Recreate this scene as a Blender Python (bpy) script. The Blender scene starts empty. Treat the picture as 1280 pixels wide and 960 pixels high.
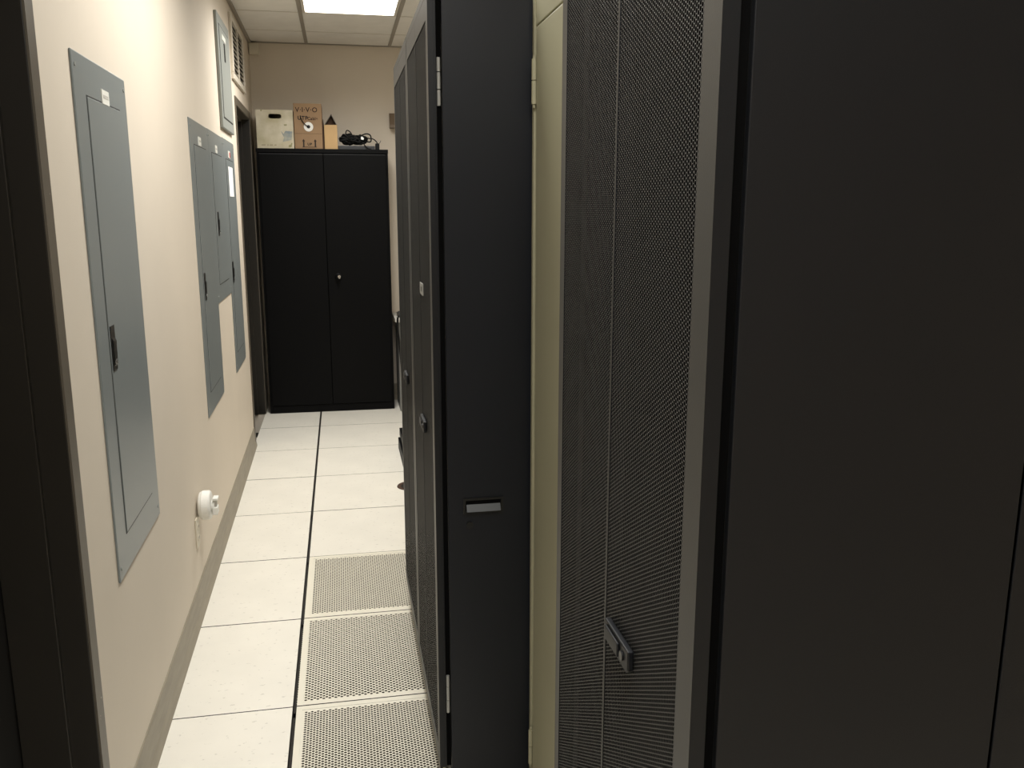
import bpy, math, random
import numpy as np
from mathutils import Matrix, Vector

random.seed(7)
S = bpy.context.scene
C = S.collection

# ------------------------------------------------------------------ camera
cam_d = bpy.data.cameras.new('camera')
cam_d.sensor_fit = 'HORIZONTAL'; cam_d.sensor_width = 36.0
cam_d.lens = 36.0 * 1091.8 / 1280.0
cam_d.clip_start = 0.02
cam = bpy.data.objects.new('camera', cam_d); C.objects.link(cam)
PIT, YAW, ROL = 0.1997, 0.1914, 0.0005
_f = Vector((math.sin(YAW) * math.cos(PIT), math.cos(YAW) * math.cos(PIT), -math.sin(PIT)))
_r = Vector((math.cos(YAW), -math.sin(YAW), 0)); _u = _r.cross(_f)
_r2 = math.cos(ROL) * _r + math.sin(ROL) * _u; _u2 = -math.sin(ROL) * _r + math.cos(ROL) * _u
cam.matrix_world = Matrix(((_r2.x, _u2.x, -_f.x, 0.1959), (_r2.y, _u2.y, -_f.y, -6.23), (_r2.z, _u2.z, -_f.z, 1.5381), (0, 0, 0, 1)))
S.camera = cam

# ------------------------------------------------------------------ world, exposure
w = bpy.data.worlds.new('world'); S.world = w; w.use_nodes = True
w.node_tree.nodes['Background'].inputs[0].default_value = (1.0, 0.93, 0.82, 1)
w.node_tree.nodes['Background'].inputs[1].default_value = 0.02
S.view_settings.view_transform = 'Standard'; S.view_settings.look = 'None'
S.view_settings.exposure = 0.0; S.view_settings.gamma = 1.0
S.view_settings.use_curve_mapping = False
LAMP = 3.5                        # glow of the troffer lenses themselves
LAMP_W = (34.0, 28.0, 25.0)       # output of each troffer, far to near, tuned one by one for balance
LAMP_SPREAD = math.radians(150)   # prismatic lenses throw most of it downwards
LAMP_COL = (1.0, .98, .935)

# ------------------------------------------------------------------ materials
def lin(c):
    return tuple(((v / 255) / 12.92 if v / 255 <= .04045 else ((v / 255 + .055) / 1.055) ** 2.4) for v in c)
def mat(name, col, rough=.5, metal=0.0, noise=0.0, scale=6.0, spec=.5, bump=0.0, bscale=200.0, col2=None, stretch=None, coat=0):
    """procedural paint: base colour with soft mottling and a fine bump"""
    m = bpy.data.materials.new(name); m.use_nodes = True
    nt = m.node_tree; b = nt.nodes['Principled BSDF']
    b.inputs['Roughness'].default_value = rough; b.inputs['Metallic'].default_value = metal
    b.inputs['Specular IOR Level'].default_value = spec
    b.inputs['Coat Weight'].default_value = coat
    tc = nt.nodes.new('ShaderNodeTexCoord'); src = tc.outputs['Object']
    if stretch:
        mp = nt.nodes.new('ShaderNodeMapping'); mp.inputs['Scale'].default_value = stretch
        nt.links.new(src, mp.inputs['Vector']); src = mp.outputs['Vector']
    c1 = (*col, 1); c2 = (*(col2 if col2 else tuple(v * (1 - noise) for v in col)), 1)
    if noise > 0 or col2:
        n = nt.nodes.new('ShaderNodeTexNoise'); n.inputs['Scale'].default_value = scale; n.inputs['Detail'].default_value = 4
        nt.links.new(src, n.inputs['Vector'])
        rp = nt.nodes.new('ShaderNodeValToRGB'); rp.color_ramp.elements[0].position = .35; rp.color_ramp.elements[1].position = .65
        rp.color_ramp.elements[0].color = c2; rp.color_ramp.elements[1].color = c1
        nt.links.new(n.outputs['Fac'], rp.inputs['Fac']); nt.links.new(rp.outputs['Color'], b.inputs['Base Color'])
    else:
        b.inputs['Base Color'].default_value = c1
    if bump > 0:
        n2 = nt.nodes.new('ShaderNodeTexNoise'); n2.inputs['Scale'].default_value = bscale
        nt.links.new(tc.outputs['Object'], n2.inputs['Vector'])
        bp = nt.nodes.new('ShaderNodeBump'); bp.inputs['Strength'].default_value = bump; bp.inputs['Distance'].default_value = .002
        nt.links.new(n2.outputs['Fac'], bp.inputs['Height']); nt.links.new(bp.outputs['Normal'], b.inputs['Normal'])
    return m
def specks(m, col, scale=60, thr=.76, detail=2, stretch=(1, 1, 1)):
    """adds small marks (scuffs, chips) of another colour to a material"""
    nt = m.node_tree; b = nt.nodes['Principled BSDF']; inp = b.inputs['Base Color']
    mx = nt.nodes.new('ShaderNodeMix'); mx.data_type = 'RGBA'
    if inp.is_linked:
        nt.links.new(inp.links[0].from_socket, mx.inputs[6])
    else:
        mx.inputs[6].default_value = inp.default_value
    mx.inputs[7].default_value = (*col, 1)
    tc = nt.nodes.new('ShaderNodeTexCoord'); mp = nt.nodes.new('ShaderNodeMapping'); mp.inputs['Scale'].default_value = stretch
    n = nt.nodes.new('ShaderNodeTexNoise'); n.inputs['Scale'].default_value = scale; n.inputs['Detail'].default_value = detail
    rp = nt.nodes.new('ShaderNodeValToRGB'); rp.color_ramp.elements[0].position = thr; rp.color_ramp.elements[1].position = thr + .03
    nt.links.new(tc.outputs['Object'], mp.inputs['Vector']); nt.links.new(mp.outputs['Vector'], n.inputs['Vector'])
    nt.links.new(n.outputs['Fac'], rp.inputs['Fac']); nt.links.new(rp.outputs['Color'], mx.inputs[0])
    nt.links.new(mx.outputs[2], inp)
    return m
def emit(name, col, strength):
    m = bpy.data.materials.new(name); m.use_nodes = True; nt = m.node_tree
    b = nt.nodes['Principled BSDF']; b.inputs['Base Color'].default_value = (.8, .8, .8, 1)
    b.inputs['Emission Color'].default_value = (*col, 1); b.inputs['Emission Strength'].default_value = strength
    return m

M = {}
M['wall'] = mat('wall_paint', (.70, .62, .51), .62, noise=.05, scale=1.7, bump=.12, bscale=260)
M['ceil_tile'] = mat('ceiling_tile', (.82, .79, .73), .9, noise=.05, scale=9, bump=.5, bscale=320)
M['ceil_grid'] = mat('ceiling_grid', (.30, .27, .225), .5)
M['tile'] = specks(specks(mat('floor_laminate', (.79, .755, .67), .42, noise=.05, scale=5, bump=.03, bscale=60), (.62, .59, .52), 38, .655, 3, (1, 1.8, 1)), (.30, .27, .22), 90, .80)
M['perf'] = mat('perforated_steel_tile', (.74, .70, .585), .45, noise=.03, scale=5)
M['hole'] = mat('punched_hole', (.03, .022, .012), .8)
M['gasket'] = mat('tile_gasket', (.018, .014, .009), .8)
M['slab'] = mat('subfloor_slab', (.025, .02, .014), .95, noise=.2)
M['base'] = mat('vinyl_baseboard', (.30, .262, .195), .5, noise=.16, scale=14, stretch=(1, .5, 3))
M['panel'] = mat('electrical_grey', (.20, .222, .222), .34, noise=.03, scale=3, bump=.04, bscale=400)
M['panel_box'] = mat('electrical_grey_light', (.27, .285, .262), .4, noise=.04, scale=3)
M['groove'] = mat('panel_groove', (.02, .02, .018), .7)
M['latch'] = mat('black_latch', (.008, .008, .008), .35)
M['chrome'] = mat('chrome', (.75, .75, .75), .2, metal=1)
M['white_plate'] = mat('white_plate', (.78, .77, .70), .4)
M['paper'] = mat('white_paper', (.9, .9, .88), .7)
M['red'] = mat('red_label', (.45, .05, .04), .5)
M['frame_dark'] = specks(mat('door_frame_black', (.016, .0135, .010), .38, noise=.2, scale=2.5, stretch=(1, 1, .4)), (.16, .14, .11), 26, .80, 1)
M['frame_face'] = specks(mat('door_frame_sheen', (.115, .098, .074), .42, noise=.25, scale=5, stretch=(1, 1, .25)), (.4, .36, .3), 60, .77)  # same black frame paint, made paler to carry its grazing sheen
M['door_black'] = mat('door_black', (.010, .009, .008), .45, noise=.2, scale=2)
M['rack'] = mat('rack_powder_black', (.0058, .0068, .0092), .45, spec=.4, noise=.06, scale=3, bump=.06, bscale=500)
M['rack_navy'] = mat('rack_powder_blue_black', (.0062, .0080, .0125), .42, spec=.4, noise=.06, scale=3, bump=.06, bscale=500)
M['rack_lit'] = mat('rack_front_lit', (.046, .0455, .043), .42, noise=.06, scale=4, bump=.05, bscale=500)  # paler copy of the rack paint; aisle light put into the colour
M['rack_in'] = mat('rack_interior', (.003, .003, .003), .9, spec=.05)
M['mesh'] = mat('perforated_door_steel', (.13, .131, .128), .38)
M['zinc'] = mat('zinc_hinge', (.42, .42, .40), .4, metal=.3)
M['cream'] = mat('cream_enamel', (.42, .40, .27), .42, noise=.05, scale=3)
M['cabinet'] = mat('cabinet_black', (.0032, .0032, .0034), .5, noise=.08, scale=2, spec=.10)
M['card'] = mat('cardboard', (.31, .195, .105), .8, noise=.1, scale=9)
M['card_light'] = mat('cardboard_light', (.55, .36, .17), .75, noise=.06, scale=9)
M['card_grey'] = mat('cardboard_grey', (.27, .235, .19), .8, noise=.08, scale=9)
M['card_dark'] = mat('cardboard_dark', (.06, .032, .018), .9)
M['ink'] = mat('brown_ink', (.035, .013, .006), .8)
M['ink_dark'] = mat('dark_ink', (.018, .010, .008), .8)
M['ink_faint'] = mat('faint_ink', (.34, .30, .20), .8)
M['white_card'] = specks(mat('stained_white_card', (.66, .60, .475), .75, scale=7, col2=(.45, .40, .26)), (.28, .26, .13), 16, .66)
M['blue_print'] = mat('blue_print', (.20, .245, .27), .75, scale=22, col2=(.38, .38, .32))
M['cable'] = mat('black_cable', (.0035, .0035, .0035), .6, spec=.25)
M['strip'] = mat('power_strip_grey', (.04, .042, .046), .35)
M['plastic_white'] = mat('white_plastic', (.80, .79, .74), .35)
M['plastic_cream'] = mat('cream_plastic', (.66, .60, .48), .4)
M['plastic_grey'] = mat('grey_plastic', (.50, .48, .43), .5)
M['troffer'] = mat('troffer_frame', (.62, .58, .50), .4)
M['lens'] = emit('troffer_lens', LAMP_COL, LAMP)
M['desk'] = mat('desk_laminate', (.55, .53, .48), .5)
M['desk_grey'] = mat('desk_grey', (.20, .20, .19), .5, noise=.05)
M['brown'] = mat('brown_plastic', (.16, .115, .075), .5)
M['vent_paint'] = mat('vent_paint', (.60, .545, .455), .5)
M['void'] = mat('duct_black', (.012, .010, .006), .9)
M['key'] = mat('key_lock_metal', (.03, .03, .03), .3, metal=.6)
M['handle_grey'] = mat('handle_grey', (.075, .08, .085), .35, metal=.2)

# ------------------------------------------------------------------ mesh helpers
class B:
    def __init__(s): s.v = []; s.f = []
    def quad(s, *pts):
        i = len(s.v); s.v += [tuple(p) for p in pts]; s.f.append(tuple(range(i, i + len(pts)))); return s
    def box(s, x0, x1, y0, y1, z0, z1):
        i = len(s.v)
        s.v += [(x, y, z) for z in (z0, z1) for y in (y0, y1) for x in (x0, x1)]
        s.f += [tuple(i + k for k in q) for q in ((0, 2, 3, 1), (4, 5, 7, 6), (0, 1, 5, 4), (2, 6, 7, 3), (0, 4, 6, 2), (1, 3, 7, 5))]
        return s
    def prism(s, poly, a, b, axis):
        """extrude a closed 2-D outline from a to b along an axis (0 x, 1 y, 2 z)"""
        def P(p, t): return (t, p[0], p[1]) if axis == 0 else (p[0], t, p[1]) if axis == 1 else (p[0], p[1], t)
        i = len(s.v); n = len(poly)
        s.v += [P(p, a) for p in poly] + [P(p, b) for p in poly]
        s.f.append(tuple(range(i, i + n))); s.f.append(tuple(range(i + 2 * n - 1, i + n - 1, -1)))
        s.f += [(i + k, i + n + k, i + n + (k + 1) % n, i + (k + 1) % n) for k in range(n)]
        return s
    def cyl(s, c, r, a, b, axis, n=20, r2=None):
        r2 = r if r2 is None else r2; i = len(s.v)
        for t, rr in ((a, r), (b, r2)):
            for k in range(n):
                u, w_ = rr * math.cos(2 * math.pi * k / n), rr * math.sin(2 * math.pi * k / n)
                s.v.append((t, c[0] + u, c[1] + w_) if axis == 0 else (c[0] + u, t, c[1] + w_) if axis == 1 else (c[0] + u, c[1] + w_, t))
        s.f.append(tuple(range(i, i + n))); s.f.append(tuple(range(i + 2 * n - 1, i + n - 1, -1)))
        s.f += [(i + k, i + n + k, i + n + (k + 1) % n, i + (k + 1) % n) for k in range(n)]
        return s
    def lathe(s, prof, c, axis, n=28):
        """prof: (t, r) pairs along the axis"""
        i = len(s.v); m_ = len(prof)
        for t, rr in prof:
            for k in range(n):
                u, w_ = rr * math.cos(2 * math.pi * k / n), rr * math.sin(2 * math.pi * k / n)
                s.v.append((t, c[0] + u, c[1] + w_) if axis == 0 else (c[0] + u, t, c[1] + w_) if axis == 1 else (c[0] + u, c[1] + w_, t))
        for j in range(m_ - 1):
            s.f += [(i + j * n + k, i + (j + 1) * n + k, i + (j + 1) * n + (k + 1) % n, i + j * n + (k + 1) % n) for k in range(n)]
        s.f.append(tuple(range(i, i + n))); s.f.append(tuple(range(i + m_ * n - 1, i + (m_ - 1) * n - 1, -1)))
        return s
    def tube(s, pts, r, n=8):
        pts = [Vector(p) for p in pts]; i = len(s.v); m_ = len(pts); up = Vector((0.13, .21, 1)).normalized()
        for j, p in enumerate(pts):
            t = (pts[min(j + 1, m_ - 1)] - pts[max(j - 1, 0)]).normalized()
            a = t.cross(up)
            if a.length < .05: a = t.cross(Vector((1, 0, 0)))
            a.normalize(); b = t.cross(a)
            for k in range(n):
                q = p + r * (math.cos(2 * math.pi * k / n) * a + math.sin(2 * math.pi * k / n) * b); s.v.append(tuple(q))
        for j in range(m_ - 1):
            s.f += [(i + j * n + k, i + j * n + (k + 1) % n, i + (j + 1) * n + (k + 1) % n, i + (j + 1) * n + k) for k in range(n)]
        s.f.append(tuple(range(i + n - 1, i - 1, -1))); s.f.append(tuple(range(i + (m_ - 1) * n, i + m_ * n)))
        return s
    def mesh(s, name):
        me = bpy.data.meshes.new(name); me.from_pydata(s.v, [], s.f); me.validate()
        import bmesh
        bm = bmesh.new(); bm.from_mesh(me); bmesh.ops.recalc_face_normals(bm, faces=bm.faces); bm.to_mesh(me); bm.free()
        return me
def obj(name, b, m, parent=None, bevel=0, smooth=False, loc=None, rz=0):
    me = b.mesh(name) if isinstance(b, B) else b
    if m is not None and not me.materials: me.materials.append(M[m] if isinstance(m, str) else m)
    o = bpy.data.objects.new(name, me); C.objects.link(o)
    if parent: o.parent = parent
    if loc: o.location = loc
    if rz: o.rotation_euler = (0, 0, rz)
    if bevel:
        md = o.modifiers.new('bevel', 'BEVEL'); md.width = bevel; md.segments = 2; md.limit_method = 'ANGLE'
    if smooth:
        for p_ in me.polygons: p_.use_smooth = True
    return o
def empty(name, loc=(0, 0, 0), rz=0):
    o = bpy.data.objects.new(name, None); C.objects.link(o); o.location = loc; o.rotation_euler = (0, 0, rz); o.empty_display_size = .1
    return o
def tag(o, label, cat, group=None):
    o['label'] = label; o['category'] = cat
    if group: o['group'] = group
    return o
def struct(o): o['kind'] = 'structure'; return o
def catmull(pts, sub=8, closed=False):
    P = [Vector(p) for p in pts]; n = len(P); out = []
    rng = n if closed else n - 1
    for i in range(rng):
        g = lambda k: P[k % n] if closed else P[max(0, min(n - 1, k))]
        a, b, c, d = g(i - 1), g(i), g(i + 1), g(i + 2)
        for k in range(sub):
            t = k / sub
            out.append(.5 * ((2 * b) + (c - a) * t + (2 * a - 5 * b + 4 * c - d) * t * t + (3 * b - a - 3 * c + d) * t ** 3))
    out.append(P[0] if closed else P[-1])
    return out
def np_mesh(name, V, quads, m):
    me = bpy.data.meshes.new(name)
    me.vertices.add(len(V)); me.vertices.foreach_set('co', np.asarray(V, np.float32).ravel())
    q = np.asarray(quads, np.int32)
    me.loops.add(q.size); me.loops.foreach_set('vertex_index', q.ravel())
    me.polygons.add(len(q)); me.polygons.foreach_set('loop_start', np.arange(0, q.size, 4, dtype=np.int32))
    me.update(calc_edges=True); me.validate(); me.materials.append(M[m])
    return me
def perforated(name, centres, solid, outer, rad, nseg, depth, m, axes):
    """sheet of cells: each cell is an outline with a hole in it (or a solid cell); axes puts (u, v, depth) in space"""
    outer = np.array(outer); n = len(outer)
    ang = np.arctan2(outer[:, 1], outer[:, 0]); inner = rad * np.stack([np.cos(ang), np.sin(ang)], 1)
    hol = centres[~solid]; N = len(hol)
    o3 = np.zeros((N, n, 3)); o3[:, :, :2] = hol[:, None, :] + outer[None]
    i3 = np.zeros((N, n, 3)); i3[:, :, :2] = hol[:, None, :] + inner[None]
    b3 = i3.copy(); b3[:, :, 2] = depth
    V = np.concatenate([o3, i3, b3], 1).reshape(-1, 3)
    base = (np.arange(N) * 3 * n)[:, None, None]; k = np.arange(n); k1 = (k + 1) % n
    q1 = np.stack([k, k1, n + k1, n + k], 1)[None] + base; q2 = np.stack([n + k, n + k1, 2 * n + k1, 2 * n + k], 1)[None] + base
    Q = np.concatenate([q1, q2], 1).reshape(-1, 4)
    sc = centres[solid]
    if len(sc):
        s3 = np.zeros((len(sc), n, 3)); s3[:, :, :2] = sc[:, None, :] + outer[None]
        o = len(V); V = np.concatenate([V, s3.reshape(-1, 3)]); bs = o + np.arange(len(sc)) * n
        fq = [np.stack([bs, bs + j, bs + j + 1, bs + (j + 2) % n], 1) for j in range(1, n - 1, 2)]
        Q = np.concatenate([Q] + fq)
    W = np.zeros_like(V)
    for j, (ax, sg) in enumerate(axes): W[:, ax] = sg * V[:, j]
    me = np_mesh(name, W, Q, m); me.materials.append(M['hole' if m == 'perf' else 'rack_in'])
    mi = np.zeros(len(Q), np.int32); mi[:N * 2 * n] = np.tile(np.r_[np.zeros(n, np.int32), np.ones(n, np.int32)], N)
    me.polygons.foreach_set('material_index', mi)
    return me
def text_mesh(name, s, size, m, align='CENTER', extrude=.0004, bold=0.0):
    cu = bpy.data.curves.new(name, 'FONT'); cu.body = s; cu.size = size; cu.align_x = align; cu.align_y = 'CENTER'; cu.extrude = extrude; cu.offset = bold; cu.space_character = 1.0 + bold * 130
    o = bpy.data.objects.new('tmp', cu); C.objects.link(o)
    dg = bpy.context.evaluated_depsgraph_get(); me = bpy.data.meshes.new_from_object(o.evaluated_get(dg))
    bpy.data.objects.remove(o); bpy.data.curves.remove(cu); me.name = name; me.materials.clear(); me.materials.append(M[m])
    return me

# ------------------------------------------------------------------ the room
T = 0.6096
YB = 0.784; YF = -7.55; XR = 2.44; ZC = 2.7265
SL = -0.0088                                     # the left wall runs very slightly off the floor grid
AW = math.atan(-SL)
def xw(y): return -0.408 + SL * y                # left wall surface
wall_loc = (xw(0), 0, 0)

# left wall in its own frame: x out of the wall, y along it
D1 = (-5.29, -4.362, 2.12); D2 = (-.455, .46, 2.15)     # the two door openings: y0, y1, height
wl = B()
for y0, y1, z0, z1 in ((YF - .1, D1[0], 0, 2.9), (D1[0], D1[1], D1[2], 2.9), (D1[1], D2[0], 0, 2.9), (D2[0], D2[1], D2[2], 2.9), (D2[1], YB + .15, 0, 2.9)):
    wl.box(-.20, 0, y0, y1, z0 - (.3 if z0 == 0 else 0), z1)
struct(obj('wall_left', wl, 'wall', loc=wall_loc, rz=AW))
struct(obj('wall_back', B().box(-.75, XR + .15, YB, YB + .15, -.3, 2.9), 'wall'))
struct(obj('wall_right', B().box(XR, XR + .15, YF - .15, YB, -.3, 2.9), 'wall'))
struct(obj('wall_front', B().box(-.75, XR + .15, YF - .15, YF, -.3, 2.9), 'wall'))

# baseboard with a cove toe
def base_profile(): return [(0, 0), (.0115, 0), (.0105, .010), (.0065, .034), (.0045, .042), (.0045, .131), (.002, .136), (0, .136)]
bb = B().prism(base_profile(), D1[1] + .055, D2[0] - .004, 1)
struct(obj('baseboard_left', bb, 'base', loc=wall_loc, rz=AW))
struct(obj('baseboard_back', B().prism([(YB - p[0], p[1]) for p in base_profile()], -.40, XR, 0), 'base'))

# floor: slab below, then every tile
floor = struct(obj('floor', B().box(-.6, XR, YF, YB, -.32, -.30), 'slab'))
def tile_mesh(w_, d, name='floor_tile'):
    return B().box(0, w_, 0, d, -.032, 0)
GAP = .005; GAB = .0125
cols = [(-.415, 0), (0, T), (T, 2 * T), (2 * T, 3 * T), (3 * T, 4 * T)]
rows = [(YB, 0)] + [(-k * T, -(k + 1) * T) for k in range(12)] + [(-12 * T, YF)]
# perforated tile meshes (two hole patterns), shared
def perf_tile(name, a, b, r, m0):
    nx = int((T - 2 * m0) / a); ny = int((T - 2 * m0) / b)
    ox = (T - nx * a) / 2; oy = (T - ny * b) / 2
    cc = []; so = []
    for i in range(-2, nx + 3):
        for j in range(-2, ny + 3):
            x = ox + i * a; y = oy + j * b + (b / 2 if i % 2 else 0)
            if not (.013 < x < T - .013 and .013 < y < T - .013): continue
            cc.append((x, y)); so.append(not (0 <= i <= nx and m0 < y < T - m0))
    b2 = b / 2
    outer = [(a, 0), (a / 2, b2 / 2), (0, b2), (-a / 2, b2 / 2), (-a, 0), (-a / 2, -b2 / 2), (0, -b2), (a / 2, -b2 / 2)]
    keep = np.array(cc); so = np.array(so)
    me = perforated(name, keep, so, outer, r, 8, -.009, 'perf', ((0, 1), (1, 1), (2, 1)))
    return me
PB = perf_tile('perforated_plate', .0091, .0118, .0041, .034)
PA = perf_tile('perforated_plate', .0094, .0152, .0045, .031)
def rim():
    b = B(); e = .0245
    b.box(GAB / 2, e, GAP / 2, T - GAP / 2, -.030, .0006); b.box(T - e, T - GAP / 2, GAP / 2, T - GAP / 2, -.030, .0006)
    b.box(e, T - e, GAP / 2, e, -.030, .0006); b.box(e, T - e, T - e, T - GAP / 2, -.030, .0006)
    return b
rim_me = rim().mesh('tile_rim'); rim_me.materials.append(M['perf']); rim_me.materials.append(M['gasket'])
for pl in rim_me.polygons: pl.material_index = 0 if pl.normal.z > .5 else 1
meshes = {}
for ci, (x0, x1) in enumerate(cols):
    for ri, (ya, yb) in enumerate(rows):
        if ci == 1 and ri in (5, 6, 7):
            o = obj('perforated_floor_tile', rim_me, None, floor, loc=(x0, yb, 0))
            obj('perforated_plate', PA if ri == 6 else PB, None, o)
            continue
        gl = GAB / 2 if ci == 1 else GAP / 2; gr = GAB / 2 if ci == 0 else GAP / 2
        key = (ci if ci < 2 else 2, round(ya - yb, 3))
        if key not in meshes:
            me = B().box(gl, x1 - x0 - gr, GAP / 2, ya - yb - GAP / 2, -.030, 0).mesh('floor_tile'); me.materials.append(M['tile']); me.materials.append(M['gasket'])
            for pl in me.polygons: pl.material_index = 0 if pl.normal.z > .5 else 1
            meshes[key] = me
        z = 0.0006 * random.uniform(-1, .3)
        obj('floor_tile', meshes[key], None, floor, loc=(x0, yb, z))
# stringers that close the joints from below
st = B()
for x in [c[0] for c in cols[1:]]: st.box(x - .012, x + .012, YF, YB, -.06, -.031)
for r_ in rows[:-1]: st.box(-.45, XR, r_[1] - .012, r_[1] + .012, -.06, -.031)
obj('floor_stringers', st, 'gasket', floor)

# ceiling: plenum slab, lay-in tiles, runners and cross tees
ceil = struct(obj('ceiling', B().box(-.6, XR, YF, YB, 2.86, 2.9), 'slab'))
Y0C = 0.3159
crow = [(YB, Y0C)] + [(Y0C - k * T, Y0C - (k + 1) * T) for k in range(12)] + [(Y0C - 12 * T, YF)]
LIGHTS = [(2, 0), (6, 0), (10, 0)]                 # first of two rows covered by each 2 x 4 troffer, in column 0..T
cmesh = {}
for ci, (x0, x1) in enumerate(cols):
    for ri, (ya, yb) in enumerate(crow):
        if ci == 1 and any(ri in (a, a + 1) for a, _ in LIGHTS): continue
        key = (ci if ci < 2 else 2, round(ya - yb, 3))
        if key not in cmesh:
            me = B().box(.004, x1 - x0 - .004, .004, ya - yb - .004, 0, .016).mesh('ceiling_tile'); me.materials.append(M['ceil_tile']); cmesh[key] = me
        obj('ceiling_tile', cmesh[key], None, ceil, loc=(x0, yb, ZC + .001))
for x in [c[0] for c in cols[1:]]:
    obj('ceiling_runner', B().box(x - .012, x + .012, YF, YB, ZC - .004, ZC + .03), 'ceil_grid', ceil)
for ri, (ya, yb) in enumerate(crow[:-1]):
    for ci, (x0, x1) in enumerate(cols):
        if ci == 1 and any(ri == a for a, _ in LIGHTS): continue
        obj('cross_tee', B().box(x0 + .013 if ci else x0, x1 - .013, yb - .006, yb + .006, ZC - .0015, ZC + .02), 'troffer', ceil)
obj('wall_angle', B().box(-.018, .020, YF, YB, ZC - .016, ZC + .01), 'ceil_grid', ceil, loc=(xw(0) , 0, 0), rz=AW)
obj('wall_angle', B().box(-.42, XR, YB - .018, YB, ZC - .006, ZC + .01), 'ceil_grid', ceil)

tl = ['glowing fluorescent ceiling panel farthest down the aisle, above the black cabinet end', 'fluorescent ceiling panel over the aisle beside the large grey breaker panel', 'fluorescent ceiling panel above and behind the nearest rack']
for (ri, _), lb, watts in zip(LIGHTS, tl, LAMP_W):
    ya = crow[ri][0]; yb = crow[ri + 1][1]
    t = empty('ceiling_light', (T / 2, (ya + yb) / 2, ZC)); tag(t, lb, 'light', 'fluorescent ceiling panels')
    hx, hy = T / 2 - .014, (ya - yb) / 2 - .007
    fr = B()
    fr.box(-hx, -hx + .018, -hy, hy, -.003, .05); fr.box(hx - .018, hx, -hy, hy, -.003, .05)
    fr.box(-hx + .018, hx - .018, -hy, -hy + .022, -.003, .05); fr.box(-hx + .018, hx - .018, hy - .022, hy, -.003, .05)
    obj('light_frame', fr, 'troffer', t)
    obj('light_lens', B().box(-hx + .019, hx - .019, -hy + .023, hy - .023, .004, .010), 'lens', t)
    ld = bpy.data.lights.new('light_tube', 'AREA'); ld.shape = 'RECTANGLE'; ld.size = 2 * hx - .04; ld.size_y = 2 * hy - .05
    ld.energy = watts; ld.color = LAMP_COL; ld.spread = LAMP_SPREAD
    lo = bpy.data.objects.new('light_tube', ld); C.objects.link(lo); lo.parent = t; lo.location = (0, 0, .003)
    obj('light_housing', B().box(-hx, hx, -hy, hy, .051, .09), 'troffer', t)

# ------------------------------------------------------------------ door frames and doors in the left wall
def door(name, y0, y1, h, near_first):
    root = struct(empty(name, wall_loc, AW))
    fw = .048
    f = B()                                                # thin face of the hollow-metal frame
    f.box(0, .006, y1, y1 + fw, 0, h + fw); f.box(0, .006, y0 - fw, y0, 0, h + fw); f.box(0, .006, y0, y1, h, h + fw)
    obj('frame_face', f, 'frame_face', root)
    r = B()                                                # reveal with rebate and stop
    for (a, b_) in ((y1 - .004, y1), (y0, y0 + .004)):
        r.box(-.20, .002, a, b_, 0, h)
    r.box(-.148, -.052, y1 - .018, y1 - .004, 0, h - .018); r.box(-.148, -.052, y0 + .004, y0 + .018, 0, h - .018)
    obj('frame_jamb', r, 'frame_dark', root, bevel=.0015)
    l = B().box(-.20, .002, y0, y1, h - .004, h); l.box(-.148, -.052, y0 + .004, y1 - .004, h - .018, h - .004)
    obj('frame_head', l, 'frame_face', root)
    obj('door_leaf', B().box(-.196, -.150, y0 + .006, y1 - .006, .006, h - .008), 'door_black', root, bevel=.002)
    k = B().lathe([(-.150, .030), (-.144, .030), (-.140, .012), (-.118, .011), (-.112, .024), (-.098, .027), (-.090, .018)], (y0 + .07, 1.0), 0, 20)
    obj('door_knob', k, 'chrome', root, smooth=True)
    return root
door('door_1', D1[0], D1[1], D1[2], True)
door('door_2', D2[0], D2[1], D2[2], True)

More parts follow.
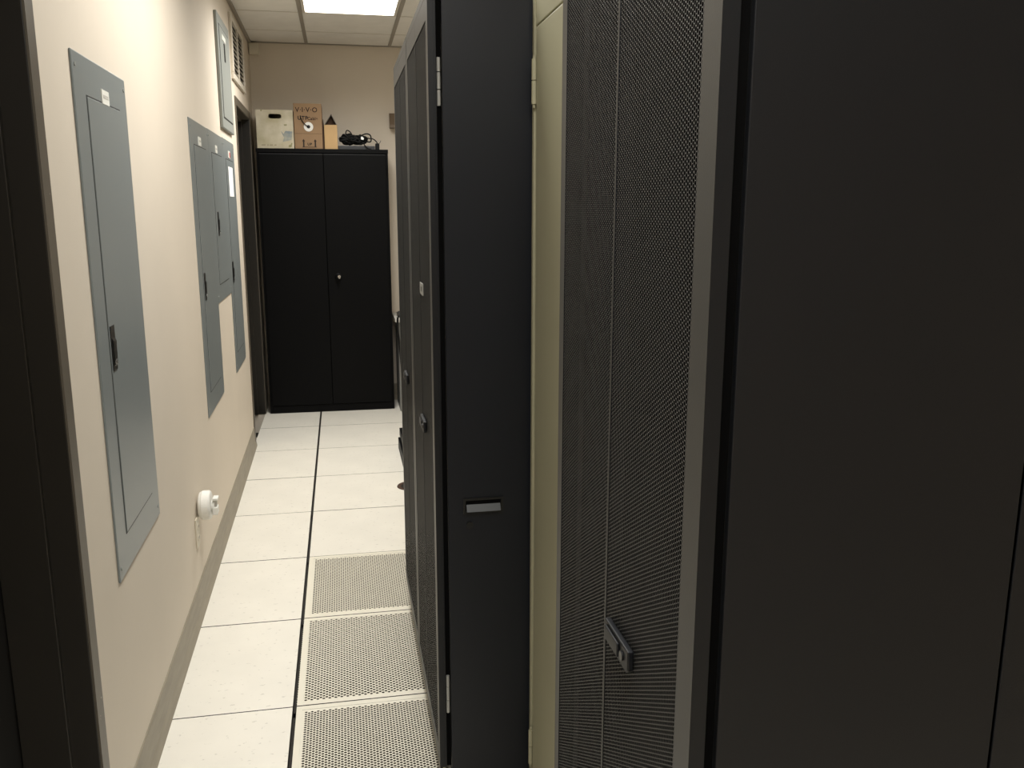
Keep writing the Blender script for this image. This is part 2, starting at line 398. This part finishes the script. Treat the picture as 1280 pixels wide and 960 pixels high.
# ------------------------------------------------------------------ electrical panels on the left wall
def breaker_panel(y0, y1, z0, z1, label, dy0, dy1, dz0, dz1, proud=.010, latch=None, plate=None, red=False, seam=True):
    yc = (y0 + y1) / 2
    t = empty('breaker_panel', (xw(yc), yc, z0), AW); tag(t, label, 'electrical panel', 'grey breaker panels on the left wall')
    a, b_ = y0 - yc, y1 - yc; H = z1 - z0
    obj('cover_plate', B().box(0, proud, a, b_, 0, H), 'panel', t, bevel=.0025)
    da, db, ha, hb = dy0 - yc, dy1 - yc, dz0 - z0, dz1 - z0
    obj('door_gap', B().box(proud - .001, proud + .0006, da - .004, db + .004, ha - .004, hb + .004), 'groove', t)
    d = obj('panel_door', B().box(proud - .0008, proud + .0022, da, db, ha, hb), 'panel', t, bevel=.001)
    if latch:
        ly, lz0, lz1 = latch
        lb = B().box(proud + .002, proud + .004, ly - yc - .021, ly - yc + .021, lz0 - z0, lz1 - z0)
        lo = obj('latch', lb, 'latch', d, bevel=.002)
        obj('latch_lever', B().prism([(proud + .004, 0), (proud + .007, .004), (proud + .008, (lz1 - lz0) * .55), (proud + .004, (lz1 - lz0) * .62)], ly - yc - .013, ly - yc + .013, 1), 'latch', d, loc=(0, 0, lz0 - z0 + .012))
        obj('latch_key', B().cyl((ly - yc, lz0 - z0 + .022), .006, proud + .004, proud + .009, 0, 12), 'chrome', d)
    if plate:
        py, pz, pw, ph = plate
        p_ = obj('label_plate', B().box(proud, proud + .003, py - yc - pw / 2, py - yc + pw / 2, pz - z0 - ph / 2, pz - z0 + ph / 2), 'white_plate', t)
        p_['label'] = 'small pale label plate'
        if red: obj('label_mark', B().box(proud + .003, proud + .0036, py - yc - .004, py - yc + pw * .42, pz - z0 - ph * .4, pz - z0 + ph * .35), 'red', t)
        else: obj('label_print', B().box(proud + .003, proud + .0035, py - yc - pw * .36, py - yc + pw * .36, pz - z0 - .003, pz - z0 + .005), 'plastic_grey', t)
    for (sy, sz) in ((a + .022, .03), (b_ - .022, .03), (a + .022, H - .03), (b_ - .022, H - .03)):
        obj('cover_screw', B().cyl((sy, sz), .005, proud, proud + .002, 0, 10), 'panel_box', t)
    return t
P1 = breaker_panel(-4.073, -3.558, .629, 1.879, 'large grey breaker panel nearest the camera, alone on the wall beside the door frame',
                   -3.972, -3.648, .725, 1.788, .005, (-3.945, 1.140, 1.252), (-3.80, 1.805, .07, .034))
P2 = breaker_panel(-2.425, -1.872, .654, 1.892, 'leftmost and tallest of the three adjoining grey breaker panels',
                   -2.325, -1.965, .75, 1.79, .004, (-2.295, 1.145, 1.262), (-2.16, 1.814, .07, .036))
P3 = breaker_panel(-1.870, -1.290, 1.085, 1.894, 'short grey breaker panel between two taller ones on the wall',
                   -1.775, -1.385, 1.17, 1.79, .004, (-1.70, 1.40, 1.515), (-1.60, 1.816, .07, .036))
P4 = breaker_panel(-1.288, -.762, .640, 1.897, 'grey breaker panel with a white paper sheet, next to the far doorway',
                   -1.20, -.85, .745, 1.79, .004, (-1.185, 1.13, 1.245), (-1.03, 1.822, .09, .038), red=True)
yc = (-1.288 - .762) / 2
pp = obj('paper_sheet', B().box(0, .001, -.105, .105, -.08, .08), 'paper', None, loc=(xw(-1.03) + .0075, -1.03, 1.675), rz=AW)
tag(pp, 'blank white paper sheet taped on the grey breaker panel by the far doorway', 'paper')

# upper surface-mounted cabinet
t = empty('wall_box', (xw(-1.045), -1.045, 1.945), AW); tag(t, 'shallow pale grey metal box mounted high on the wall beside the vent grille', 'electrical box')
hw, H = .27, .575
obj('box_body', B().box(0, .016, -hw, hw, 0, H), 'panel_box', t, bevel=.004)
obj('door_gap', B().box(.015, .0168, -hw + .052, hw - .052, .052, H - .052), 'groove', t)
d = obj('panel_door', B().box(.015, .019, -hw + .058, hw - .058, .058, H - .058), 'panel_box', t, bevel=.001)
obj('latch', B().box(.019, .022, -.05, -.012, H * .62, H * .78), 'latch', d)
obj('label_plate', B().box(.019, .021, -.12, .04, H * .80, H * .845), 'white_plate', d)

# vent grille
t = empty('vent_grille', (xw(-.21), -.21, 2.285), AW); tag(t, 'cream louvred air vent grille high on the left wall above the doorway', 'vent')
L, H = .37, .375
f = B()
f.box(0, .016, -L, L, 0, .038); f.box(0, .016, -L, L, H - .038, H); f.box(0, .016, -L, -L + .045, .038, H - .038); f.box(0, .016, L - .045, L, .038, H - .038)
obj('vent_frame', f, 'vent_paint', t, bevel=.003)
obj('vent_mullion', B().box(0, .014, -.02, .02, .038, H - .038), 'vent_paint', t)
obj('vent_duct', B().box(.0005, .0015, -L + .045, L - .045, .038, H - .038), 'void', t)
for s0 in (-L + .046, .021):
    for k in range(11):
        z = .048 + k * (H - .076) / 11
        lv = B().prism([(.002, z + .009), (.0035, z + .0105), (.014, z + .001), (.0125, z - .0005)], s0, s0 + L - .067, 1)
        obj('vent_louvre', lv, 'vent_paint', t)

# corner sensor box by the ceiling
t = empty('corner_box', (-.412, YB - .0, 2.632)); tag(t, 'small off-white box in the top corner where the walls meet the ceiling', 'sensor')
obj('box_housing', B().box(0, .072, -.05, 0, 0, .082), 'plastic_cream', t, bevel=.006)
obj('box_lid', B().box(.004, .068, -.054, -.05, .004, .078), 'plastic_cream', t, bevel=.002)

# wall fitting above the baseboard: cover plate and round white knob-like fitting
t = empty('round_wall_fitting', (xw(-2.87), -2.87, .417), AW); tag(t, 'round white plastic fitting jutting from the wall above the baseboard', 'wall fitting')
body = B().lathe([(.007, .040), (.012, .050), (.020, .054), (.022, .056), (.046, .056), (.052, .052), (.054, .045)], (0, 0), 0, 36)
obj('fitting_disc', body, 'plastic_white', t, smooth=False, bevel=.001)
obj('fitting_neck', B().cyl((0, -.004), .020, .053, .066, 0, 20), 'plastic_white', t)
obj('fitting_clip', B().box(.060, .080, -.020, .020, .020, .030), 'plastic_white', t, bevel=.002)
obj('fitting_clip', B().box(.058, .077, -.022, .022, -.036, -.006), 'plastic_white', t, bevel=.003)
obj('fitting_web', B().box(.060, .074, -.012, .012, -.008, .022), 'plastic_grey', t)
t = empty('outlet_plate', (xw(-2.915), -2.915, .27), AW); tag(t, 'cream outlet cover plate on the wall just under the round white fitting', 'outlet')
obj('cover_plate', B().box(0, .006, -.036, .036, 0, .115), 'plastic_cream', t, bevel=.002)
for z in (.036, .079):
    o = obj('socket_face', B().cyl((0, z), .015, .006, .0075, 0, 16), 'plastic_cream', t)
    obj('socket_slot', B().box(.0075, .0078, -.007, -.004, z - .004, z + .005), 'groove', o); obj('socket_slot', B().box(.0075, .0078, .004, .007, z - .004, z + .005), 'groove', o)

# ------------------------------------------------------------------ perforated rack doors
def sheet_mesh(w_, h, p=.0056, r=.00282):
    a = p * math.sqrt(3) / 2; nx = int(w_ / a); ny = int(h / p)
    ii, jj = np.meshgrid(np.arange(nx + 1), np.arange(ny), indexing='ij')
    c = np.stack([ii.ravel() * a + (w_ - nx * a) / 2, jj.ravel() * p + (ii.ravel() % 2) * p / 2 + p / 4], 1)
    R_ = p / math.sqrt(3)
    outer = [(R_ * math.cos(k * math.pi / 3), R_ * math.sin(k * math.pi / 3)) for k in range(6)]
    return perforated('perforated_panel', c, np.zeros(len(c), bool), outer, r, 6, .0006, 'mesh', ((1, 1), (2, 1), (0, 1)))
RH = 2.02                                           # rack height
Z0, Z1 = .090, 2.0005                                # door bottom and top
MZ0, MZ1 = .135, 1.952                              # mesh bottom and top
SW = .2655                                          # width of one mesh leaf
SHEET = sheet_mesh(SW - .002, MZ1 - MZ0)

def handle(door_, y, z):
    """swing handle: plate with bevelled end, lever and key cylinder"""
    b = B().prism([(y - .052, z + .015), (y + .048, z + .015), (y + .052, z + .011), (y + .052, z - .015), (y - .046, z - .017), (y - .052, z - .011)], -.009, -.0005, 0)
    o = obj('handle', b, 'rack', door_, bevel=.002)
    obj('handle_key', B().cyl((y - .030, z - .001), .0065, -.0115, -.009, 0, 14), 'key', door_)
    obj('handle_grip', B().prism([(y - .018, z + .010), (y + .040, z + .010), (y + .040, z - .010), (y - .018, z - .010)], -.0125, -.009, 0), 'rack', door_, bevel=.002)
    o['label'] = 'small black swing handle'
    return o
def rack(x, y, w_, depth, rz, label, name='server_rack', seam=None, hinge_near=True, handle_z=.94, side='rack', side_handle=False, front='rack_lit', badge=False):
    """origin at the floor under the near front corner; local x goes into the rack, y along the aisle"""
    t = empty(name, (x, y, 0), rz); tag(t, label, 'server rack', 'black server racks along the aisle')
    bx0 = .028                                     # body starts behind door and hinge gap
    # corner posts, base, top
    for (px, py) in ((bx0 + .004, .004), (bx0 + .004, w_ - .044), (depth - .044, .004), (depth - .044, w_ - .044)):
        obj('post', B().box(px, px + .04, py, py + .04, .05, RH - .012), 'rack', t)
    obj('top_panel', B().box(bx0, depth, 0, w_, RH - .012, RH), 'rack_lit', t, bevel=.002)
    obj('top_rail', B().box(.0, bx0, .001, w_ - .001, RH - .0185, RH), 'rack_lit', t)
    obj('base_panel', B().box(bx0 + .01, depth, .004, w_ - .004, .045, .075), 'rack', t)
    obj('rear_panel', B().box(depth - .004, depth, .004, w_ - .004, .075, RH - .014), 'rack', t)
    obj('equipment_blank', B().box(bx0 + .075, bx0 + .078, .05, w_ - .05, .08, RH - .02), 'rack_in', t)
    # side panels
    for far in (False, True):
        y0, y1 = (w_ - .003, w_) if far else (0, .003)
        segs = [(bx0 + .003, depth - .002)]
        if seam: segs = [(bx0 + .003, seam - .002), (seam + .002, depth - .002)]
        for (sa, sb) in segs:
            sp = obj('side_panel', B().box(sa, sb, y0, y1, .06, RH - .02), side, t, bevel=.0012)
            if side_handle and not far and sa < .05:
                hx0, hx1, hz0, hz1 = side_handle
                hb = B()
                hb.box(hx0 - .006, hx0, -.004, 0, hz0 - .006, hz1 + .006); hb.box(hx1, hx1 + .006, -.004, 0, hz0 - .006, hz1 + .006)
                hb.box(hx0, hx1, -.004, 0, hz1, hz1 + .006); hb.box(hx0, hx1, -.004, 0, hz0 - .006, hz0)
                obj('handle_surround', hb, 'latch', sp)
                obj('handle_recess', B().box(hx0, hx1, -.0006, -.0001, hz0, hz1), 'rack_in', sp)
                obj('handle_paddle', B().prism([(-.012, hz0 + .001), (-.009, hz0 + .001), (-.001, hz0 + .017), (-.003, hz0 + .018)], hx0 + .002, hx1 - .002, 0), 'handle_grey', sp)
                kl = obj('key_lock', B().cyl((hx0 + .010, hz0 - .036), .009, -.003, 0, 1, 20), 'latch', sp)
                obj('side_panel_edge', B().box(hx0 - .06, hx0 - .058, -.001, 0, .06, RH - .02), 'rack', sp)
    # feet and kick gap
    for (fx, fy) in ((.07, .06), (.07, w_ - .06), (depth - .07, .06), (depth - .07, w_ - .06)):
        obj('levelling_foot', B().cyl((fx, fy), .022, 0, .012, 2, 16).cyl((fx, fy), .008, .012, .05, 2, 10), 'rack', t)
    obj('kick_plate', B().box(bx0 + .002, bx0 + .006, .02, w_ - .02, .02, .075), 'rack', t)
    obj('gap_shade_strip', B().box(.0185, .0305, .008, .014, Z0, Z1), 'rack_in', t)  # black strip added to paint shade into the door gap
    # two door leaves
    eN, eF = .043, .028; mid = w_ * .521
    for k in range(2):
        ya, yb = (.002, mid - .0006) if k == 0 else (mid + .0006, w_ - .002)
        fb = B()
        ea, eb = (eN, .0028) if k == 0 else (.0028, eF)
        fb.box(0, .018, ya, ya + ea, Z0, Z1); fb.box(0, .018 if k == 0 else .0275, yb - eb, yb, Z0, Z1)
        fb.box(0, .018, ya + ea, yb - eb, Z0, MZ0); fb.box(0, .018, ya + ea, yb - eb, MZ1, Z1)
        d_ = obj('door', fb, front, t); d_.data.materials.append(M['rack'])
        for pl in d_.data.polygons: pl.material_index = 0 if pl.normal.x < -.5 else 1  # front faces take the lit copy, edges and backs the dark one
        sc = (yb - eb - ya - ea) / SW
        s_ = obj('perforated_panel', SHEET, None, d_, loc=(.0012, ya + ea + .001 * sc, MZ0)); s_.scale = (1, sc, 1)
        if k == 0:
            handle(d_, mid - .076, handle_z)
            if badge:
                o = obj('badge', B().box(-.002, .0, mid - .105, mid - .020, 1.312, 1.342), 'zinc', d_); o['label'] = 'small square silver badge'
                obj('badge_mark', B().box(-.0025, -.0019, mid - .075, mid - .050, 1.321, 1.333), 'latch', d_)
        # outer hinges
        for hz in (1.815, .30):
            yh = .004 if k == 0 else w_ - .004
            hg = B().cyl((.0235, yh), .0042, hz - .052, hz - .018, 2, 10).cyl((.0235, yh), .0042, hz - .016, hz + .020, 2, 10).cyl((.0235, yh), .0042, hz + .022, hz + .052, 2, 10)
            o = obj('hinge', hg, 'zinc', d_); o['label'] = 'bare metal hinge'
    return t

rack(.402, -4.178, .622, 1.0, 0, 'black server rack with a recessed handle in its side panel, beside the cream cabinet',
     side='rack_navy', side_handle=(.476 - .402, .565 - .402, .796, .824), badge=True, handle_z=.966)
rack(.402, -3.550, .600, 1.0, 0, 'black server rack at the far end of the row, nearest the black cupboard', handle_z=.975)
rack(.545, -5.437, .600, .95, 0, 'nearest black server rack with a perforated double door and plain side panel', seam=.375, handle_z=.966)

# cream rack set back between the black ones
t = empty('cream_cabinet', (.637, -4.812, 0)); tag(t, 'cream enamelled equipment cabinet set back between two black racks', 'cabinet')
W_ = .618
obj('cabinet_body', B().box(.02, .80, 0, W_, .04, RH), 'cream', t, bevel=.003)
fr = B(); fr.box(0, .022, W_ - .018, W_, .04, RH); fr.box(0, .022, 0, .018, .04, RH); fr.box(.004, .022, .018, W_ - .018, 1.935, RH); fr.box(.004, .022, .018, W_ - .018, .04, .075)
obj('front_frame', fr, 'cream', t, bevel=.0015)
d = obj('door', B().box(.002, .020, .024, W_ - .034, .080, 1.930), 'cream', t, bevel=.003)
for hz in (1.818, .155):
    obj('hinge', B().cyl((-.001, W_ - .026), .0062, hz - .052, hz - .002, 2, 12).cyl((-.001, W_ - .026), .0062, hz, hz + .045, 2, 12).cyl((-.001, W_ - .026), .003, hz - .06, hz + .052, 2, 8), 'cream', d)
obj('door_latch', B().box(-.012, .002, .045, .065, .98, 1.12), 'zinc', d, bevel=.003)
for (fx, fy) in ((.08, .06), (.08, W_ - .06), (.74, .06), (.74, W_ - .06)):
    obj('levelling_foot', B().cyl((fx, fy), .02, 0, .04, 2, 14), 'rack', t)

# ------------------------------------------------------------------ black storage cupboard at the end of the aisle
CX0, CX1, CY0, CY1, CH = -.374, .560, .455, .768, 1.952
t = empty('storage_cupboard', ((CX0 + CX1) / 2, CY0, 0)); tag(t, 'tall black two-door metal storage cupboard at the end of the aisle', 'cupboard')
hw = (CX1 - CX0) / 2; dp = CY1 - CY0
b = B(); b.box(-hw, -hw + .02, 0, dp, 0, CH - .03); b.box(hw - .02, hw, 0, dp, 0, CH - .03); b.box(-hw + .02, hw - .02, dp - .004, dp, 0, CH - .03); b.box(-hw + .02, hw - .02, .004, dp - .004, .0, .045)
obj('carcass', b, 'cabinet', t, bevel=.002)
obj('top_panel', B().box(-hw - .002, hw + .002, -.004, dp, CH - .03, CH), 'cabinet', t, bevel=.003)
obj('plinth', B().box(-hw + .02, hw - .02, -.001, .004, .0, .055), 'cabinet', t)
for s in (-1, 1):
    xa, xb = (-hw + .016, -.0015) if s < 0 else (.0015, hw - .016)
    d = obj('door', B().box(xa, xb, -.010, .010, .060, CH - .036), 'cabinet', t, bevel=.002)
    obj('door_lip', B().box(xa + .002, xb - .002, -.011, -.004, CH - .040, CH - .037), 'strip', d)
    xh = -hw + .008 if s < 0 else hw - .008
    for hz in (.13, CH / 2, CH - .16):
        obj('hinge', B().cyl((xh, -.002), .006, hz - .03, hz + .03, 2, 10), 'cabinet', d)
    if s > 0:
        o = obj('door_handle', B().lathe([(-.010, .026), (-.014, .026), (-.018, .016), (-.040, .014), (-.046, .020), (-.052, .016)], (.075, 1.03), 1, 20), 'cabinet', d, smooth=False)
        obj('key_lock', B().cyl((.083, 1.033), .0105, -.056, -.052, 1, 16).box(.078, .089, -.058, -.054, 1.018, 1.024), 'chrome', d)['label'] = 'chrome key lock'

# ---- things on top of it
TZ = CH
# stained white box with a slot handle
t = empty('white_box', (-.236, .462, TZ)); tag(t, 'stained off-white cardboard box with a slot handle on the black cupboard', 'box')
a, h, dpt, th = .1285, .262, .27, .006
sx0, sx1, sz0, sz1 = -.042, .048, .206, .238
f = B()
n = 6; slot = []
rr = (sz1 - sz0) / 2; zc = (sz0 + sz1) / 2
for k in range(n + 1): slot.append((sx1 - rr + rr * math.cos(-math.pi / 2 + math.pi * k / n), zc + rr * math.sin(-math.pi / 2 + math.pi * k / n)))
for k in range(n + 1): slot.append((sx0 + rr + rr * math.cos(math.pi / 2 + math.pi * k / n), zc + rr * math.sin(math.pi / 2 + math.pi * k / n)))
def onrect(q):
    # matching point on the outer rectangle, by direction from the slot
    x, z = q
    if abs(z - sz0) < 1e-6: return (a if x > 0 else -a, 0)
    if abs(z - sz1) < 1e-6: return (a if x > 0 else -a, h)
    return (a if x > 0 else -a, h * (z - sz0) / (sz1 - sz0))
ns = len(slot)
for k in range(ns):
    q0, q1 = slot[k], slot[(k + 1) % ns]; r0, r1 = onrect(q0), onrect(q1)
    f.quad((r0[0], 0, r0[1]), (r1[0], 0, r1[1]), (q1[0], 0, q1[1]), (q0[0], 0, q0[1]))
    f.quad((q0[0], 0, q0[1]), (q1[0], 0, q1[1]), (q1[0], th, q1[1]), (q0[0], th, q0[1]))
    f.quad((r0[0], th, r0[1]), (r1[0], th, r1[1]), (q1[0], th, q1[1]), (q0[0], th, q0[1]))
obj('front_face', f, 'white_card', t)
s = B(); s.box(-a, -a + th, th, dpt, 0, h); s.box(a - th, a, th, dpt, 0, h); s.box(-a + th, a - th, dpt - th, dpt, 0, h); s.box(-a + th, a - th, th, dpt - th, 0, th); s.box(-a, a, 0.0001, dpt, h, h + .004)
obj('box_body', s, 'white_card', t)
bl = obj('blue_print', B().prism([(.050, .045), (.112, .060), (.120, .118), (.072, .122), (.058, .100), (.040, .122), (.060, .075)], -.0012, -.0002, 1), 'blue_print', t); bl['label'] = 'faded blue printed patch'
fs = B()
for sx, sw in ((-.100, .030), (-.060, .012), (-.042, .024), (-.010, .016)):
    fs.prism([(sx, .018), (sx + sw, .019), (sx + sw - .002, .027), (sx + .001, .026)], -.0009, -.0002, 1)
obj('faded_print', fs, 'ink_faint', t)

# cable carton
t = empty('cable_carton', (-.004, .466, TZ)); tag(t, 'brown cardboard cable carton with a round white spool hole, between two boxes', 'box')
a, h = .0985, .315
obj('carton_body', B().box(-a, a, 0, .29, 0, h), 'card', t, bevel=.002)
obj('carton_flap_seam', B().box(-a + .004, a - .004, -.0006, 0, h * .333, h * .338), 'ink', t)
def put(me, x, z, y=-.0008):
    o = obj(me.name, me, None, t, loc=(x, y, z)); o.rotation_euler = (math.pi / 2, 0, 0); return o
put(text_mesh('brand_lettering', 'V\u00b7I\u00b7V\u00b7O', .046, 'ink', bold=.0008), -.008, h * .855)
put(text_mesh('utp_lettering', 'UTP', .036, 'ink_dark', bold=.0012), -.036, h * .675)
put(text_mesh('cable_lettering', 'Cable', .029, 'ink', bold=.0008), .034, h * .665)
put(text_mesh('up_lettering', 'UP', .024, 'ink_dark', bold=.001), .006, h * .10)
ar = B()
for xx in (-.036, .046):
    ar.prism([(xx - .005, .014), (xx - .005, .052), (xx - .010, .052), (xx, .068), (xx + .010, .052), (xx + .005, .052), (xx + .005, .014)], -.0009, -.0001, 1)
ar.box(-.046, .056, -.0009, -.0001, .010, .014)
obj('arrow_print', ar, 'ink_dark', t)
obj('spool_ring', B().lathe([(-.001, .033), (-.0025, .033), (-.0025, .012), (-.001, .012)], (.003, h * .487), 1, 28), 'plastic_white', t)
obj('spool_hole', B().cyl((.003, h * .487), .0125, -.0028, -.0012, 1, 20), 'latch', t)
obj('cable_tail', B().tube(catmull([(.003, -.004, h * .487), (-.015, -.012, h * .52), (-.034, -.010, h * .585), (-.046, -.009, h * .66), (-.052, -.006, h * .73)], 6), .003), 'cable', t)

# small open carton
t = empty('small_carton', (.155, .470, TZ)); tag(t, 'small tan carton with an open peaked top, beside the cable heap', 'box')
a, h = .046, .170
obj('carton_front', B().box(-a, a, 0, .004, 0, h), 'card_light', t)
s = B(); s.box(-a, -a + .004, .004, .22, 0, h); s.box(a - .004, a, .004, .22, 0, h); s.box(-a + .004, a - .004, .216, .22, 0, h); s.box(-a + .004, a - .004, .004, .216, 0, .004)
obj('carton_body', s, 'card_dark', t)
obj('side_flap', B().prism([(-a, h), (-a + .004, h), (.008, h + .075), (.004, h + .077)], .012, .22, 1), 'card_grey', t)
obj('side_flap', B().prism([(a - .004, h), (a, h), (.009, h + .077), (.005, h + .075)], .012, .22, 1), 'card_grey', t)
obj('carton_inside_shade', B().prism([(-a + .006, h - .002), (a - .006, h - .002), (.005, h + .068)], .06, .063, 1), 'card_dark', t)  # dark triangle standing in for shade inside the open top
obj('dark_side_strip', B().prism([(-a - .0125, .0), (-a - .001, .0), (-a - .001, h * .92), (-a - .006, h + .040), (-a - .009, h + .040), (-a - .0125, h * .9)], .02, .20, 1), 'card_dark', t)  # dark strip between this carton and the cable carton

# power strip and cables
t = empty('power_strip', (.335, .525, TZ)); tag(t, 'dark grey power strip lying under the black cables on the cupboard', 'power strip')
obj('strip_body', B().box(-.135, .135, -.025, .025, 0, .028), 'strip', t, bevel=.004)
for k in range(5): obj('strip_socket', B().cyl((-.10 + k * .045, 0), .014, .028, .0295, 2, 16), 'latch', t)
obj('strip_plug', B().box(.138, .168, -.022, .018, .0, .048), 'cable', t, bevel=.006)
obj('plug_prong', B().tube([(.160, -.005, .04), (.172, -.006, .052), (.180, -.008, .068)], .002, 6), 'strip', t)
def cable(pts, r, label, closed=False):
    o = obj('cable', B().tube(catmull(pts, 8, closed), r, 8), 'cable', None, smooth=True)
    tag(o, label, 'cable', 'black cables heaped on the cupboard'); return o
Yc = .535
def coil(cx, cz, rx, rz_, turns, seed):
    rnd = random.Random(seed); pts = []
    for k in range(turns * 9):
        an = 2 * math.pi * k / 9
        rk = rnd.choice((1.0, .95, .6, .3, .12))
        pts.append((cx + rx * rk * (1 + rnd.uniform(-.22, .12)) * math.cos(an), Yc - .01 + rnd.uniform(-.03, .03), cz + rz_ * rk * (1 + rnd.uniform(-.2, .25)) * math.sin(an)))
    return pts
cable(coil(.278, TZ + .074, .058, .034, 24, 3), .0056, 'tightly bunched black cable coil at the left of the heap, beside the tan carton')
cable(coil(.356, TZ + .072, .062, .028, 20, 9), .0056, 'black cable coil in the middle of the heap on the power strip')
cable([(.262, Yc, TZ + .085), (.262, Yc, TZ + .120), (.272, Yc - .005, TZ + .138), (.292, Yc - .01, TZ + .128), (.312, Yc - .01, TZ + .100), (.33, Yc, TZ + .08)], .0042, 'black cable loop standing highest above the heap')
cable([(.345, Yc, TZ + .09), (.375, Yc - .01, TZ + .104), (.41, Yc - .012, TZ + .115), (.436, Yc - .01, TZ + .108), (.444, Yc - .01, TZ + .085), (.438, Yc - .02, TZ + .058), (.40, Yc - .03, TZ + .06)], .0048, 'black cable arching over the right side of the heap')
cable([(.385, Yc, TZ + .100), (.42, Yc - .01, TZ + .085), (.46, Yc - .014, TZ + .078), (.485, Yc - .02, TZ + .055), (.492, Yc - .02, TZ + .034)], .004, 'black cable running down to the plug at the right end of the strip')
cable([(.36, Yc - .03, TZ + .075), (.385, Yc - .045, TZ + .045), (.405, Yc - .05, TZ + .02), (.425, Yc - .055, TZ + .005), (.44, Yc - .05, TZ + .006)], .004, 'black cable hanging over the front of the power strip')
o = obj('cable_tag', B().prism([(.369, TZ + .072), (.386, TZ + .068), (.392, TZ + .080), (.380, TZ + .092), (.370, TZ + .090)], Yc - .055, Yc - .052, 1), 'paper')
tag(o, 'small bright white tag caught among the black cables', 'tag')

# ------------------------------------------------------------------ back right corner, seen in the slot beside the cupboard
t = empty('desk', (1.05, .52, 0)); tag(t, 'grey desk against the back wall, glimpsed between cupboard and racks', 'desk')
obj('desk_top', B().prism([(-.475, -.19), (-.30, -.30), (.60, -.30), (.60, .24), (-.475, .24)], .690, .715, 2), 'desk', t, bevel=.003)
obj('modesty_panel', B().box(-.44, .57, .10, .12, .06, .69), 'desk_grey', t)
for sx in (-.45, .56): obj('desk_leg', B().box(sx, sx + .025, -.16, .22, 0, .69), 'desk_grey', t)
t = empty('keyboard', (.70, .50, .715)); tag(t, 'black keyboard on the grey desk, its end showing beside the cupboard', 'keyboard')
obj('keyboard_body', B().prism([(-.07, 0), (.07, 0), (.07, .028), (-.07, .016)], -.10, .35, 0), 'latch', t)
for k in range(4): obj('key_row', B().box(-.09, .34, -.058 + k * .030, -.034 + k * .030, .018 + k * .003, .026 + k * .003), 'strip', t)
o = obj('desk_cable', B().tube(catmull([(.592, .285, .735), (.588, .282, .66), (.60, .28, .52), (.612, .285, .36), (.618, .29, .18), (.622, .30, .009)], 8), .008), 'cable', smooth=True)
tag(o, 'black cable drooping from the desk edge to the floor', 'cable')
t = empty('wall_bracket', (.655, YB, 2.13)); tag(t, 'small brown wedge-shaped bracket on the back wall beside the racks', 'bracket')
obj('bracket_body', B().prism([(0, 0), (-.09, 0), (-.09, .02), (-.02, .11), (0, .11)], -.06, .12, 0), 'brown', t)

t = empty('floor_equipment_box', (.515, -1.25, 0)); tag(t, 'low black stepped equipment box on the floor past the far rack', 'equipment')
obj('box_base', B().box(0, .42, 0, .55, 0, .075), 'cabinet', t, bevel=.003)
obj('box_step', B().box(.012, .42, .06, .60, .075, .125), 'cabinet', t, bevel=.003)
obj('box_front', B().box(.03, .39, -.004, 0, .015, .06), 'strip', t)
t = empty('floor_grommet', (.535, -1.505, 0)); tag(t, 'round dark cable grommet set in a white floor tile', 'grommet')
obj('grommet_ring', B().lathe([(.0002, .080), (.005, .078), (.006, .070), (.003, .060), (.0015, .058)], (0, 0), 2, 32), 'card_dark', t)
obj('grommet_brush', B().cyl((0, 0), .058, .0012, .0035, 2, 28), 'latch', t)
